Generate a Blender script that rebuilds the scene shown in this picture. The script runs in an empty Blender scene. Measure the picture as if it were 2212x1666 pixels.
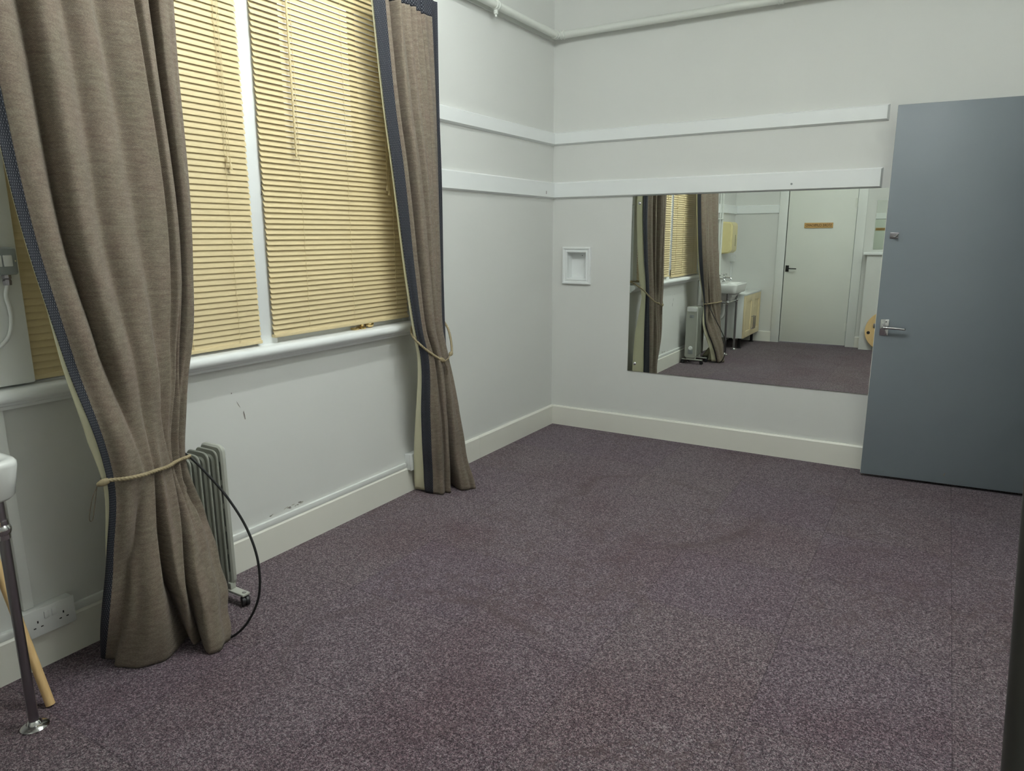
import bpy, bmesh, math, random
import numpy as np
from mathutils import Vector, Matrix
random.seed(7)
SC = bpy.context.scene
COL = SC.collection

# ------------------------------------------------------------------ camera
cam = bpy.data.cameras.new('camera')
cam.sensor_width = 36.0
cam.lens = 1523.976 / 2212 * 36.0
cam.clip_start = 0.02
cam_o = bpy.data.objects.new('camera', cam)
COL.objects.link(cam_o)
YAW, PIT, ROLL = -0.546004447, 0.210362266, 0.00434443592
fw = np.array([math.sin(YAW)*math.cos(PIT), math.cos(YAW)*math.cos(PIT), -math.sin(PIT)])
rt = np.array([math.cos(YAW), -math.sin(YAW), 0.0])
dn = np.cross(fw, rt)
r2 = math.cos(ROLL)*rt + math.sin(ROLL)*dn
d2 = -math.sin(ROLL)*rt + math.cos(ROLL)*dn
mw = Matrix.Identity(4)
for i in range(3):
    mw[i][0] = r2[i]; mw[i][1] = -d2[i]; mw[i][2] = -fw[i]
mw[0][3], mw[1][3], mw[2][3] = 2.35013, -4.42071, 1.346
cam_o.matrix_world = mw
SC.camera = cam_o

# ------------------------------------------------------------------ sky + exposure
world = bpy.data.worlds.new('overcast_sky')
SC.world = world
world.use_nodes = True
bg = world.node_tree.nodes['Background']
bg.inputs[0].default_value = (0.80, 0.92, 1.0, 1)
bg.inputs[1].default_value = 1.1
SC.view_settings.view_transform = 'Standard'
SC.view_settings.look = 'None'
SC.view_settings.exposure = 0.74
SC.view_settings.gamma = 1.0
SC.view_settings.use_curve_mapping = False
LIGHT_STRENGTH = 86.0
LIGHT_COLOR = (0.94, 1.0, 0.985)
TUBES = ((1.0, -2.98, -1.88), (2.05, -2.98, -1.88))     # x, y0, y1 of the two ceiling battens
CEIL = 3.15

# ------------------------------------------------------------------ materials
def lin(r, g, b):
    f = lambda c: (c/255/12.92) if c/255 <= 0.04045 else ((c/255+0.055)/1.055)**2.4
    return (f(r), f(g), f(b), 1.0)

class NT:
    def __init__(s, name):
        s.m = bpy.data.materials.new(name); s.m.use_nodes = True
        s.t = s.m.node_tree; s.b = s.t.nodes['Principled BSDF']
    def n(s, typ, **kw):
        x = s.t.nodes.new('ShaderNode' + typ)
        for k, v in kw.items():
            if k in x.inputs: x.inputs[k].default_value = v
            else: setattr(x, k, v)
        return x
    def l(s, a, b): s.t.links.new(a, b)
    def coord(s, kind='Object', scale=None):
        c = s.n('TexCoord').outputs[kind]
        if scale is not None:
            mp = s.n('Mapping'); mp.inputs['Scale'].default_value = scale
            s.l(c, mp.inputs['Vector']); c = mp.outputs[0]
        return c
    def noise(s, vec, scale, detail=3.0, rough=0.5):
        x = s.n('TexNoise'); x.inputs['Scale'].default_value = scale
        x.inputs['Detail'].default_value = detail; x.inputs['Roughness'].default_value = rough
        s.l(vec, x.inputs['Vector']); return x
    def ramp(s, fac, stops):
        x = s.n('ValToRGB'); e = x.color_ramp.elements
        while len(e) < len(stops): e.new(0.5)
        for q, (p, c) in zip(e, stops): q.position = p; q.color = c
        s.l(fac, x.inputs[0]); return x.outputs[0]
    def mix(s, fac, a, b, mode='MIX'):
        x = s.n('Mix', data_type='RGBA', blend_type=mode)
        for sock, v in ((x.inputs[0], fac), (x.inputs[6], a), (x.inputs[7], b)):
            if hasattr(v, 'is_linked') or hasattr(v, 'links'): s.l(v, sock)
            else: sock.default_value = v
        return x.outputs[2]
    def math(s, op, a, b=None):
        x = s.n('Math', operation=op)
        for i, v in enumerate((a, b)):
            if v is None: continue
            if hasattr(v, 'links'): s.l(v, x.inputs[i])
            else: x.inputs[i].default_value = v
        return x.outputs[0]
    def bump(s, h, strength, dist):
        x = s.n('Bump'); x.inputs['Strength'].default_value = strength; x.inputs['Distance'].default_value = dist
        s.l(h, x.inputs['Height']); s.l(x.outputs[0], s.b.inputs['Normal'])
    def set(s, color=None, rough=None, metal=None, spec=None):
        if color is not None:
            if hasattr(color, 'links'): s.l(color, s.b.inputs['Base Color'])
            else: s.b.inputs['Base Color'].default_value = color
        if rough is not None: s.b.inputs['Roughness'].default_value = rough
        if metal is not None: s.b.inputs['Metallic'].default_value = metal
        if spec is not None: s.b.inputs['Specular IOR Level'].default_value = spec
        return s.m

M = {}
def plain(key, rgb, rough=0.5, metal=0.0, spec=0.5, var=0.06, scale=12, bump=0.0):
    t = NT(key)
    c = lin(*rgb)
    no = t.noise(t.coord(), scale, 4)
    col = t.mix(no.outputs['Fac'], tuple(x*(1-var) for x in c[:3])+(1,), tuple(min(1, x*(1+var)) for x in c[:3])+(1,))
    t.set(col, rough, metal, spec)
    if bump: t.bump(no.outputs['Fac'], bump, 0.002)
    M[key] = t.m
    return t.m

def wall_mat(key, rgb, rough=0.6):
    t = NT(key); v = t.coord()
    big = t.noise(v, 1.3, 3); fine = t.noise(v, 90, 3); lump = t.noise(v, 9, 4, 0.6)
    c = lin(*rgb)
    col = t.mix(big.outputs['Fac'], tuple(x*0.965 for x in c[:3])+(1,), tuple(x*1.03 for x in c[:3])+(1,))
    h = t.math('ADD', t.math('MULTIPLY', fine.outputs['Fac'], 0.12), lump.outputs['Fac'])
    t.bump(h, 0.22, 0.004)
    M[key] = t.set(col, rough, 0, 0.35)
wall_mat('wall_paint', (220, 221, 217))
wall_mat('ceiling_paint', (225, 225, 220))
plain('trim_white', (238, 241, 240), 0.33, var=0.02, scale=6, bump=0.15)
plain('skirting_cream', (232, 231, 221), 0.38, var=0.03, scale=4, bump=0.1)
plain('pipe_paint', (222, 225, 218), 0.35, var=0.03)
plain('frame_white', (228, 230, 226), 0.4, var=0.03)
plain('plastic_white', (226, 228, 226), 0.3, var=0.02)
plain('plastic_grey', (146, 152, 152), 0.45, var=0.06)
plain('plastic_dark', (26, 26, 28), 0.45)
plain('rubber', (16, 16, 17), 0.55)
plain('chrome', (200, 200, 200), 0.12, 1.0, var=0.03)
plain('chrome_dull', (150, 146, 150), 0.3, 1.0, var=0.06)
plain('brass', (222, 196, 138), 0.22, 1.0, var=0.15, scale=200)
plain('dark_metal', (52, 52, 50), 0.42, 0.7, var=0.1)
plain('pole_grey', (66, 66, 63), 0.4, 0.3, var=0.1)
plain('ceramic', (232, 234, 230), 0.1, var=0.01)
plain('radiator_enamel', (150, 152, 142), 0.36, var=0.04)
plain('radiator_panel', (176, 178, 168), 0.4, var=0.03)
plain('melamine_white', (226, 229, 226), 0.35, var=0.02)
plain('dispenser_cream', (226, 214, 160), 0.3, var=0.02)
plain('door_white', (229, 231, 223), 0.45, var=0.03, scale=3)
plain('lining_cream', (226, 222, 192), 0.85, spec=0.1, var=0.05, scale=8)
plain('cord_gold', (150, 137, 108), 0.55, spec=0.3, var=0.25, scale=160)
plain('brown_thread', (88, 76, 58), 0.7, var=0.1)
plain('brick_outside', (92, 74, 66), 0.9, var=0.3, scale=8)
plain('letter_brown', (70, 42, 20), 0.6)
plain('chip_dark', (132, 128, 121), 0.9, var=0.3, scale=150)
plain('chip_plaster', (186, 184, 174), 0.9, var=0.1, scale=150)

def door_grey():
    t = NT('door_grey_paint'); v = t.coord()
    n1 = t.noise(v, 2.2, 4); n2 = t.noise(t.coord('Object', (1, 1, 18)), 30, 3)
    col = t.mix(n1.outputs['Fac'], lin(121, 129, 136), lin(128, 136, 142))
    t.bump(n2.outputs['Fac'], 0.035, 0.002)
    M['door_grey'] = t.set(col, 0.38, 0, 0.4)
door_grey()

def wood(key, a, b, scale=(1, 1, 14), rough=0.45):
    t = NT(key); v = t.coord('Object', scale)
    n = t.noise(v, 9, 5, 0.6)
    M[key] = t.set(t.mix(n.outputs['Fac'], lin(*a), lin(*b)), rough)
wood('wood_pale', (214, 176, 118), (232, 200, 148), (14, 14, 1.5))
wood('wood_maple', (221, 204, 160), (233, 219, 180), (12, 12, 1.2))
wood('wood_sign', (190, 148, 92), (212, 172, 112), (2, 12, 12))

CARPET_OFF = (-(2.87+1.2-0.001)/2, (4.94+0.2-0.001)/2)   # floor origin to world
def carpet():
    t = NT('carpet'); v = t.coord()
    f1 = t.noise(v, 165, 2.0, 0.6); f2 = t.noise(v, 330, 1.5, 0.6); hue = t.noise(v, 110, 1.0)
    sp = t.math('ADD', t.math('MULTIPLY', f1.outputs['Fac'], 0.62), t.math('MULTIPLY', f2.outputs['Fac'], 0.38))
    col = t.ramp(sp, [(0.36, lin(57, 49, 57)), (0.47, lin(93, 84, 91)), (0.54, lin(121, 113, 118)), (0.66, lin(172, 166, 170))])
    warm = t.ramp(hue.outputs['Fac'], [(0.40, lin(245, 230, 234)), (0.60, lin(238, 240, 238))])
    col = t.mix(0.8, col, warm, 'MULTIPLY')
    # half-metre carpet tiles, each a touch different, with a thin seam
    br = t.n('TexBrick'); br.offset = 0.0; br.squash = 1.0
    br.inputs['Scale'].default_value = 1.0; br.inputs['Brick Width'].default_value = 0.5; br.inputs['Row Height'].default_value = 0.5
    br.inputs['Mortar Size'].default_value = 0.0024; br.inputs['Mortar Smooth'].default_value = 0.5; br.inputs['Bias'].default_value = 0.0
    br.inputs['Color1'].default_value = lin(246, 240, 246); br.inputs['Color2'].default_value = lin(255, 252, 248)
    br.inputs['Mortar'].default_value = lin(196, 190, 193)
    mp = t.n('Mapping'); mp.inputs['Location'].default_value = (-CARPET_OFF[0], 0.08 - CARPET_OFF[1], 0)
    t.l(v, mp.inputs['Vector']); t.l(mp.outputs[0], br.inputs['Vector'])
    col = t.mix(0.9, col, br.outputs['Color'], 'MULTIPLY')
    # old spills and traffic wear
    w = t.noise(v, 1.7, 4, 0.6)
    col = t.mix(1.0, col, t.ramp(w.outputs['Fac'], [(0.33, lin(236, 224, 226)), (0.52, lin(252, 249, 250)), (0.7, lin(255, 255, 255))]), 'MULTIPLY')
    w2 = t.noise(v, 4.3, 5, 0.65)
    ring = t.math('ABSOLUTE', t.math('SUBTRACT', w2.outputs['Fac'], 0.5))
    gate = t.math('GREATER_THAN', t.noise(v, 0.9, 1).outputs['Fac'], 0.53)
    ringm = t.math('MULTIPLY', t.math('LESS_THAN', ring, 0.018), t.math('MULTIPLY', gate, 0.35))
    col = t.mix(ringm, col, lin(84, 68, 68))
    # two old ring-shaped spills
    wb = t.noise(v, 3.0, 3); wv = t.n('VectorMath', operation='MULTIPLY_ADD'); wv.inputs[1].default_value = (0.34, 0.34, 0)
    t.l(wb.outputs['Color'], wv.inputs[0]); t.l(v, wv.inputs[2])
    for (cx, cy, rad, amt) in ((1.22, -1.22, 0.46, 0.5), (1.02, -2.80, 0.42, 0.4)):
        dn_ = t.n('VectorMath', operation='DISTANCE'); t.l(wv.outputs[0], dn_.inputs[0])
        dn_.inputs[1].default_value = (cx + CARPET_OFF[0] + 0.17, cy + CARPET_OFF[1] + 0.17, 0.0)
        q = t.math('ABSOLUTE', t.math('SUBTRACT', dn_.outputs['Value'], rad))
        g = t.ramp(q, [(0.0, (1, 1, 1, 1)), (0.045, (0, 0, 0, 1))])
        k = t.ramp(t.noise(v, 2.4, 2).outputs['Fac'], [(0.42, (0, 0, 0, 1)), (0.6, (1, 1, 1, 1))])
        col = t.mix(t.math('MULTIPLY', t.math('MULTIPLY', g, k), amt), col, lin(76, 62, 60))
    t.bump(sp, 0.9, 0.006)
    M['carpet'] = t.set(col, 0.95, 0, 0.08)
    t.b.inputs['Sheen Weight'].default_value = 0.12
    t.b.inputs['Sheen Roughness'].default_value = 0.5
carpet()

def fabric():
    t = NT('basket_weave_taupe'); uv = t.coord('UV')
    br = t.n('TexBrick'); br.offset = 0.5
    br.inputs['Scale'].default_value = 1.0; br.inputs['Brick Width'].default_value = 0.0054; br.inputs['Row Height'].default_value = 0.0031
    br.inputs['Mortar Size'].default_value = 0.0005; br.inputs['Mortar Smooth'].default_value = 0.7; br.inputs['Bias'].default_value = 0.0
    br.inputs['Color1'].default_value = lin(136, 126, 118); br.inputs['Color2'].default_value = lin(157, 148, 136)
    br.inputs['Mortar'].default_value = lin(98, 90, 83)
    wob = t.noise(uv, 260, 1.0)
    wv = t.n('VectorMath', operation='MULTIPLY_ADD'); wv.inputs[1].default_value = (0.0020, 0.0012, 0); t.l(wob.outputs['Color'], wv.inputs[0]); t.l(uv, wv.inputs[2])
    t.l(wv.outputs[0], br.inputs['Vector'])
    mp = t.n('Mapping'); mp.inputs['Scale'].default_value = (14, 90, 1); t.l(uv, mp.inputs['Vector'])
    sl = t.noise(mp.outputs[0], 1.0, 3)
    mp2 = t.n('Mapping'); mp2.inputs['Scale'].default_value = (10, 7, 1); t.l(uv, mp2.inputs['Vector'])
    bl = t.noise(mp2.outputs[0], 1.0, 2)
    col = t.mix(1.0, br.outputs['Color'], t.ramp(sl.outputs['Fac'], [(0.3, lin(228, 220, 214)), (0.7, lin(255, 255, 250))]), 'MULTIPLY')
    col = t.mix(1.0, col, t.ramp(bl.outputs['Fac'], [(0.3, lin(252, 246, 243)), (0.7, lin(248, 250, 243))]), 'MULTIPLY')
    t.bump(t.math('SUBTRACT', 1.0, br.outputs['Fac']), 0.6, 0.0015)
    M['fabric'] = t.set(col, 0.9, 0, 0.12)
    t.b.inputs['Sheen Weight'].default_value = 0.1
fabric()

def band():
    # navy border cloth: pale star lattice of crossing thin threads with a bright dot at each crossing
    t = NT('navy_star_border'); uv = t.coord('UV')
    sx = t.n('SeparateXYZ'); t.l(uv, sx.inputs[0])
    P = 0.0135
    def tri(expr):       # distance to nearest lattice line, 0..0.5
        return t.math('ABSOLUTE', t.math('SUBTRACT', t.math('FRACT', expr), 0.5))
    u = t.math('DIVIDE', sx.outputs[0], P); v = t.math('DIVIDE', sx.outputs[1], P)
    h = t.math('MULTIPLY', v, 0.9)
    a = tri(t.math('ADD', u, h)); b = tri(t.math('SUBTRACT', u, h)); c = tri(t.math('ADD', u, 0.25))
    def thin(x, w): return t.math('LESS_THAN', x, w)
    la = thin(a, 0.05); lb = thin(b, 0.05); lc = thin(c, 0.035)
    lines = t.math('MAXIMUM', t.math('MAXIMUM', la, lb), t.math('MULTIPLY', lc, 0.6))
    dot = t.math('MULTIPLY', thin(a, 0.10), thin(b, 0.10))
    col = t.mix(t.math('MULTIPLY', lines, 0.40), lin(35, 37, 44), lin(108, 110, 118))
    col = t.mix(dot, col, lin(160, 160, 164))
    M['band'] = t.set(col, 0.75, 0, 0.2)
band()

def slat_mat():
    t = NT('blind_slat_beige'); v = t.coord('Object', (6, 1.2, 6))
    n = t.noise(v, 60, 3)
    col = t.mix(n.outputs['Fac'], lin(212, 194, 150), lin(224, 207, 165))
    M['slat'] = t.set(col, 0.38, 0, 0.4)
    # painted aluminium slats with a thin coat: opaque
slat_mat()

def mirror_mat():
    t = NT('mirror_silver'); M['mirror'] = t.set((0.83, 0.87, 0.83, 1), 0.0, 1.0)
mirror_mat()
def glass_mat():
    t = NT('window_glass')
    tr = t.n('BsdfTransparent'); gl = t.n('BsdfGlossy'); mx = t.n('MixShader')
    gl.inputs['Roughness'].default_value = 0.02
    mx.inputs[0].default_value = 0.07
    t.l(tr.outputs[0], mx.inputs[1]); t.l(gl.outputs[0], mx.inputs[2])
    t.l(mx.outputs[0], t.t.nodes['Material Output'].inputs['Surface'])
    M['glass'] = t.m
glass_mat()
def emit_mat():
    t = NT('lit_fluorescent_tube'); e = t.n('Emission')
    e.inputs[0].default_value = LIGHT_COLOR + (1,); e.inputs[1].default_value = LIGHT_STRENGTH
    t.l(e.outputs[0], t.t.nodes['Material Output'].inputs['Surface'])
    M['tube'] = t.m
emit_mat()

# ------------------------------------------------------------------ mesh helpers
class MB:
    """collects shapes in world coordinates; build() links them as ONE mesh object"""
    def __init__(s, mat4=None): s.v = []; s.f = []; s.T = mat4; s.uv = None
    def add(s, vs, fs):
        k = len(s.v); s.v += [tuple(p) for p in vs]; s.f += [[i+k for i in q] for q in fs]; return s
    def box(s, x0, y0, z0, x1, y1, z1, bevel=0.0, seg=2):
        bm = bmesh.new(); bmesh.ops.create_cube(bm, size=1.0)
        for q in bm.verts:
            q.co = Vector(((x0+x1)/2 + q.co.x*(x1-x0), (y0+y1)/2 + q.co.y*(y1-y0), (z0+z1)/2 + q.co.z*(z1-z0)))
        if bevel > 0:
            bmesh.ops.bevel(bm, geom=bm.edges[:], offset=bevel, segments=seg, affect='EDGES', profile=0.5, clamp_overlap=True)
        s.bm(bm); return s
    def bm(s, bm):
        bm.verts.index_update()
        s.add([q.co[:] for q in bm.verts], [[q.index for q in f.verts] for f in bm.faces]); bm.free(); return s
    def tube(s, path, r, n=12, closed=False, cap=True):
        P = [Vector(p) for p in path]; m = len(P)
        rs = r if isinstance(r, (list, tuple)) else [r]*m
        up = None; rings = []
        for i in range(m):
            a = P[i-1] if (i > 0 or closed) else P[i]; b = P[(i+1) % m] if (i < m-1 or closed) else P[i]
            d = (b-a).normalized()
            if up is None: up = Vector((0, 0, 1)) if abs(d.z) < 0.9 else Vector((1, 0, 0))
            x = up - d*up.dot(d); x.normalize(); y = d.cross(x); up = x
            rings.append([P[i] + (x*math.cos(2*math.pi*k/n) + y*math.sin(2*math.pi*k/n))*rs[i] for k in range(n)])
        vs = [q for R in rings for q in R]; fs = []
        for i in range(m if closed else m-1):
            j = (i+1) % m
            for k in range(n):
                fs.append([i*n+k, i*n+(k+1) % n, j*n+(k+1) % n, j*n+k])
        if cap and not closed:
            fs.append(list(range(n))[::-1]); fs.append([(m-1)*n+k for k in range(n)])
        return s.add(vs, fs)
    def rope(s, path, r, turns_per_m=95, n=18):
        P = resample(path, 0.0022); m = len(P); up = None; vs = []; fs = []
        for i in range(m):
            a = P[max(i-1, 0)]; b = P[min(i+1, m-1)]; d = (b-a).normalized()
            if up is None: up = Vector((0, 0, 1)) if abs(d.z) < 0.9 else Vector((1, 0, 0))
            x = up - d*up.dot(d); x.normalize(); y = d.cross(x); up = x
            for k in range(n):
                th = 2*math.pi*k/n
                rr = r*(0.70 + 0.36*abs(math.cos(1.5*(th - 2*math.pi*turns_per_m*i*0.0022/3.0*1.0))))
                vs.append(P[i] + (x*math.cos(th) + y*math.sin(th))*rr)
        for i in range(m-1):
            for k in range(n): fs.append([i*n+k, i*n+(k+1) % n, (i+1)*n+(k+1) % n, (i+1)*n+k])
        fs.append(list(range(n))[::-1]); fs.append([(m-1)*n+k for k in range(n)])
        return s.add(vs, fs)
    def lathe(s, prof, c, axis=(0, 0, 1), n=24):
        a = Vector(axis).normalized(); x = a.orthogonal().normalized(); y = a.cross(x); c = Vector(c)
        vs = []; fs = []
        for r, h in prof:
            for k in range(n):
                th = 2*math.pi*k/n; vs.append(c + a*h + (x*math.cos(th) + y*math.sin(th))*max(r, 1e-5))
        for i in range(len(prof)-1):
            for k in range(n): fs.append([i*n+k, i*n+(k+1) % n, (i+1)*n+(k+1) % n, (i+1)*n+k])
        fs.append(list(range(n))[::-1]); fs.append([(len(prof)-1)*n+k for k in range(n)])
        return s.add(vs, fs)
    def prism(s, pts, axis, a, b):
        """2-D outline extruded along axis: 'x' -> pts (y,z); 'y' -> (x,z); 'z' -> (x,y)"""
        f = {'x': lambda p, t: (t, p[0], p[1]), 'y': lambda p, t: (p[0], t, p[1]), 'z': lambda p, t: (p[0], p[1], t)}[axis]
        n = len(pts); vs = [f(p, a) for p in pts] + [f(p, b) for p in pts]
        fs = [[i, (i+1) % n, n+(i+1) % n, n+i] for i in range(n)] + [list(range(n))[::-1], [n+i for i in range(n)]]
        return s.add(vs, fs)
    def sphere(s, c, r, seg=16, sc=(1, 1, 1)):
        bm = bmesh.new(); bmesh.ops.create_uvsphere(bm, u_segments=seg, v_segments=seg//2+2, radius=1.0)
        for q in bm.verts: q.co = Vector((c[0]+q.co.x*r*sc[0], c[1]+q.co.y*r*sc[1], c[2]+q.co.z*r*sc[2]))
        return s.bm(bm)
    def build(s, name, mat, parent=None, angle=35, uvs=None, recalc=True, solid=0.0, soff=0.0):
        me = bpy.data.meshes.new(name)
        vs = [Vector(p) for p in s.v]
        if s.T is not None: vs = [s.T @ p for p in vs]
        if parent is None:
            lo = [min(p[i] for p in vs) for i in range(3)]; hi = [max(p[i] for p in vs) for i in range(3)]
            org = Vector(((lo[0]+hi[0])/2, (lo[1]+hi[1])/2, lo[2]))
        else:
            org = Vector((0, 0, 0)); q = parent
            while q is not None: org = org + q.location; q = q.parent
        me.from_pydata([p - org for p in vs], [], s.f)
        if recalc:
            bm = bmesh.new(); bm.from_mesh(me); bmesh.ops.recalc_face_normals(bm, faces=bm.faces[:]); bm.to_mesh(me); bm.free()
        if uvs is not None:
            ul = me.uv_layers.new(name='UVMap')
            for lp in me.loops: ul.data[lp.index].uv = uvs[lp.vertex_index]
        me.polygons.foreach_set('use_smooth', [True]*len(me.polygons))
        me.set_sharp_from_angle(angle=math.radians(angle))
        me.materials.append(M[mat])
        o = bpy.data.objects.new(name, me); COL.objects.link(o)
        if parent is None: o.location = org
        else: o.parent = parent
        if solid:
            md = o.modifiers.new('thickness', 'SOLIDIFY'); md.thickness = solid; md.offset = soff
        return o

def resample(path, step):
    P = [Vector(p) for p in path]; L = [0.0]
    for a, b in zip(P, P[1:]): L.append(L[-1] + (b-a).length)
    n = max(3, int(L[-1]/step)); out = []; j = 0
    for i in range(n+1):
        d = L[-1]*i/n
        while j < len(L)-2 and L[j+1] < d: j += 1
        t = (d-L[j])/max(1e-9, L[j+1]-L[j]); out.append(P[j].lerp(P[j+1], min(1, t)))
    return out

def spline(pts, n=12, closed=False):
    P = [Vector(p) for p in pts]; m = len(P); out = []
    for i in range(m if closed else m-1):
        if closed: a, b, c, d = P[i-1], P[i], P[(i+1) % m], P[(i+2) % m]
        else: a, b, c, d = P[max(i-1, 0)], P[i], P[i+1], P[min(i+2, m-1)]
        for k in range(n):
            t = k/n
            out.append(0.5*((2*b) + (c-a)*t + (2*a-5*b+4*c-d)*t*t + (3*b-a-3*c+d)*t*t*t))
    if not closed: out.append(P[-1])
    return out

def tag(o, label, cat, group=None, kind=None):
    o['label'] = label; o['category'] = cat
    if group: o['group'] = group
    if kind: o['kind'] = kind
    return o
def thing(name, loc, label, cat, group=None, kind=None):
    o = bpy.data.objects.new(name, None); COL.objects.link(o); o.location = loc; o.empty_display_size = 0.1
    return tag(o, label, cat, group, kind)
def struct(o, label, cat): return tag(o, label, cat, None, 'structure')

# ------------------------------------------------------------------ room shell
RX = 2.87; NY = -4.94; TW = 0.30
W0, W1, WZ0, WZ1 = -3.385, -1.560, 0.885, 2.46          # window opening in the left wall
struct(MB().box(-0.001, NY-0.2, -0.1, RX+1.2, 0.001, 0.0).build('floor', 'carpet'),
       'speckled purple grey carpet tiles covering the whole floor', 'carpet')
struct(MB().box(-TW, NY-0.2, CEIL, RX+1.2, 0.2, CEIL+0.1).build('ceiling', 'ceiling_paint'), 'plain white painted ceiling above the room', 'ceiling')
wl = MB()
wl.box(-TW, NY-0.2, -0.1, 0, W0, CEIL).box(-TW, W1, -0.1, 0, 0.2, CEIL).box(-TW, W0, -0.1, 0, W1, WZ0).box(-TW, W0, WZ1, 0, W1, CEIL)
wall_left = struct(wl.build('wall_left', 'wall_paint'), 'pale grey painted wall with the window in it', 'wall')
NX0, NX1, NZ0, NZ1 = 0.121, 0.258, 1.050, 1.226           # niche opening in the back wall
wb = MB()
wb.box(0, 0, -0.1, NX0, 0.2, CEIL).box(NX1, 0, -0.1, RX+1.2, 0.2, CEIL).box(NX0, 0, -0.1, NX1, 0.2, NZ0).box(NX0, 0, NZ1, NX1, 0.2, CEIL)
wall_back = struct(wb.build('wall_back', 'wall_paint'), 'pale grey painted wall carrying the big mirror', 'wall')
DX0, DX1 = 0.632, 1.404                                    # store cupboard door
wn = MB().box(0, NY-0.2, -0.1, DX0, NY, CEIL).box(DX1, NY-0.2, -0.1, RX, NY, CEIL).box(DX0, NY-0.2, 2.0, DX1, NY, CEIL)
struct(wn.build('wall_front', 'wall_paint'), 'pale grey wall seen in the mirror around the store cupboard door', 'wall')
wr = MB().box(RX, NY-0.2, -0.1, RX+0.12, -0.86, CEIL).box(RX, -0.86, 2.02, RX+0.12, -0.05, CEIL).box(RX, -0.05, -0.1, RX+0.12, 0.0, CEIL)
struct(wr.build('wall_right', 'wall_paint'), 'pale grey wall with the open doorway', 'wall')
struct(MB().box(RX+1.1, -1.6, -0.1, RX+1.2, 0.0, CEIL).box(RX+0.12, -1.7, -0.1, RX+1.2, -1.6, CEIL).build('wall_lobby', 'wall_paint'),
       'lobby wall outside the open doorway', 'wall')

# skirting boards
def skirt_profile(t, h): return [(0, 0), (t, 0), (t, h-0.008), (t-0.006, h), (0, h)]
def skirt_y(m, y0, y1, t=0.018, h=0.138): return m.prism(skirt_profile(t, h), 'y', y0, y1)
m = MB(); skirt_y(m, NY, -0.967); skirt_y(m, -0.9655, 0.0)
struct(m.build('baseboard_left', 'skirting_cream'), 'cream painted skirting board under the window', 'skirting board')
m = MB().prism([(-0.0, 0), (-0.018, 0), (-0.018, 0.130), (-0.012, 0.138), (0, 0.138)], 'x', 0.018, RX)
struct(m.build('baseboard_back', 'skirting_cream'), 'cream painted skirting board under the big mirror', 'skirting board')
pf = [(NY, 0), (NY+0.018, 0), (NY+0.018, 0.122), (NY+0.012, 0.13), (NY, 0.13)]
m = MB().prism(pf, 'x', 0.0, 0.532).prism(pf, 'x', 1.503, 1.562)
struct(m.build('baseboard_front', 'skirting_cream'), 'white skirting board beside the store cupboard door, seen in the mirror', 'skirting board')
m = MB().box(RX-0.018, NY, 0, RX, -0.95, 0.138, 0.003)
struct(m.build('baseboard_right', 'skirting_cream'), 'cream skirting board on the doorway wall', 'skirting board')

# wall rails (chamfered boards)
def rail_back(z0, z1, x1, name, label, t=0.022, c=0.009):
    bm = bmesh.new()
    x0 = 0.0
    vs = [(x0, 0, z0), (x1, 0, z0), (x1, 0, z1), (x0, 0, z1), (x0, -t, z0+c), (x1-c, -t, z0+c), (x1-c, -t, z1-c), (x0, -t, z1-c)]
    fs = [[0, 1, 5, 4], [1, 2, 6, 5], [2, 3, 7, 6], [3, 0, 4, 7], [4, 5, 6, 7]]
    bm.free()
    return struct(MB().add(vs, fs).build(name, 'trim_white', angle=15), label, 'wall rail')
def rail_left(z0, z1, y0, y1, name, label, t=0.022, c=0.009):
    vs = [(0, y0, z0), (0, y1, z0), (0, y1, z1), (0, y0, z1), (t, y0, z0+c), (t, y1, z0+c), (t, y1, z1-c), (t, y0, z1-c)]
    fs = [[0, 1, 5, 4], [1, 2, 6, 5], [2, 3, 7, 6], [3, 0, 4, 7], [4, 5, 6, 7]]
    return struct(MB().add(vs, fs).build(name, 'trim_white', angle=15), label, 'wall rail')
U0, U1, L0, L1 = 1.931, 2.016, 1.586, 1.694
t1 = rail_back(U0, U1, 2.012, 'trim_1', 'upper white wooden rail across the mirror wall')
t2 = rail_back(L0, L1, 2.010, 'trim_2', 'lower white wooden rail directly above the big mirror')
rail_left(U0, U1, -1.47, 0, 'trim_3', 'upper white wooden rail between curtain and room corner')
t4 = rail_left(L0, L1, -1.47, 0, 'trim_4', 'lower white wooden rail between curtain and room corner')
rail_left(L0, L1, NY, -4.15, 'trim_5', 'short white rail above the towel dispenser, seen in the mirror')
vs = [(0, NY, L0), (0.532, NY, L0), (0.532, NY, L1), (0, NY, L1), (0, NY+.022, L0+.012), (0.532, NY+.022, L0+.012), (0.532, NY+.022, L1-.012), (0, NY+.022, L1-.012)]
struct(MB().add(vs, [[0, 1, 5, 4], [1, 2, 6, 5], [2, 3, 7, 6], [3, 0, 4, 7], [4, 5, 6, 7]]).build('trim_6', 'trim_white', angle=15),
       'white rail running up to the store cupboard door frame, seen in the mirror', 'wall rail')
o = MB().lathe([(0.0, 0), (0.006, 0), (0.005, 0.003), (0.0, 0.0032)], (1.549, -0.0222, 1.624), (0, -1, 0), 14).build('screw_hole', 'plastic_grey', t2)
o = MB().box(0.0222, -0.140, 1.612, 0.0228, -0.133, 1.632, 0.0005).build('paint_chip', 'chip_dark', t4)

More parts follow.
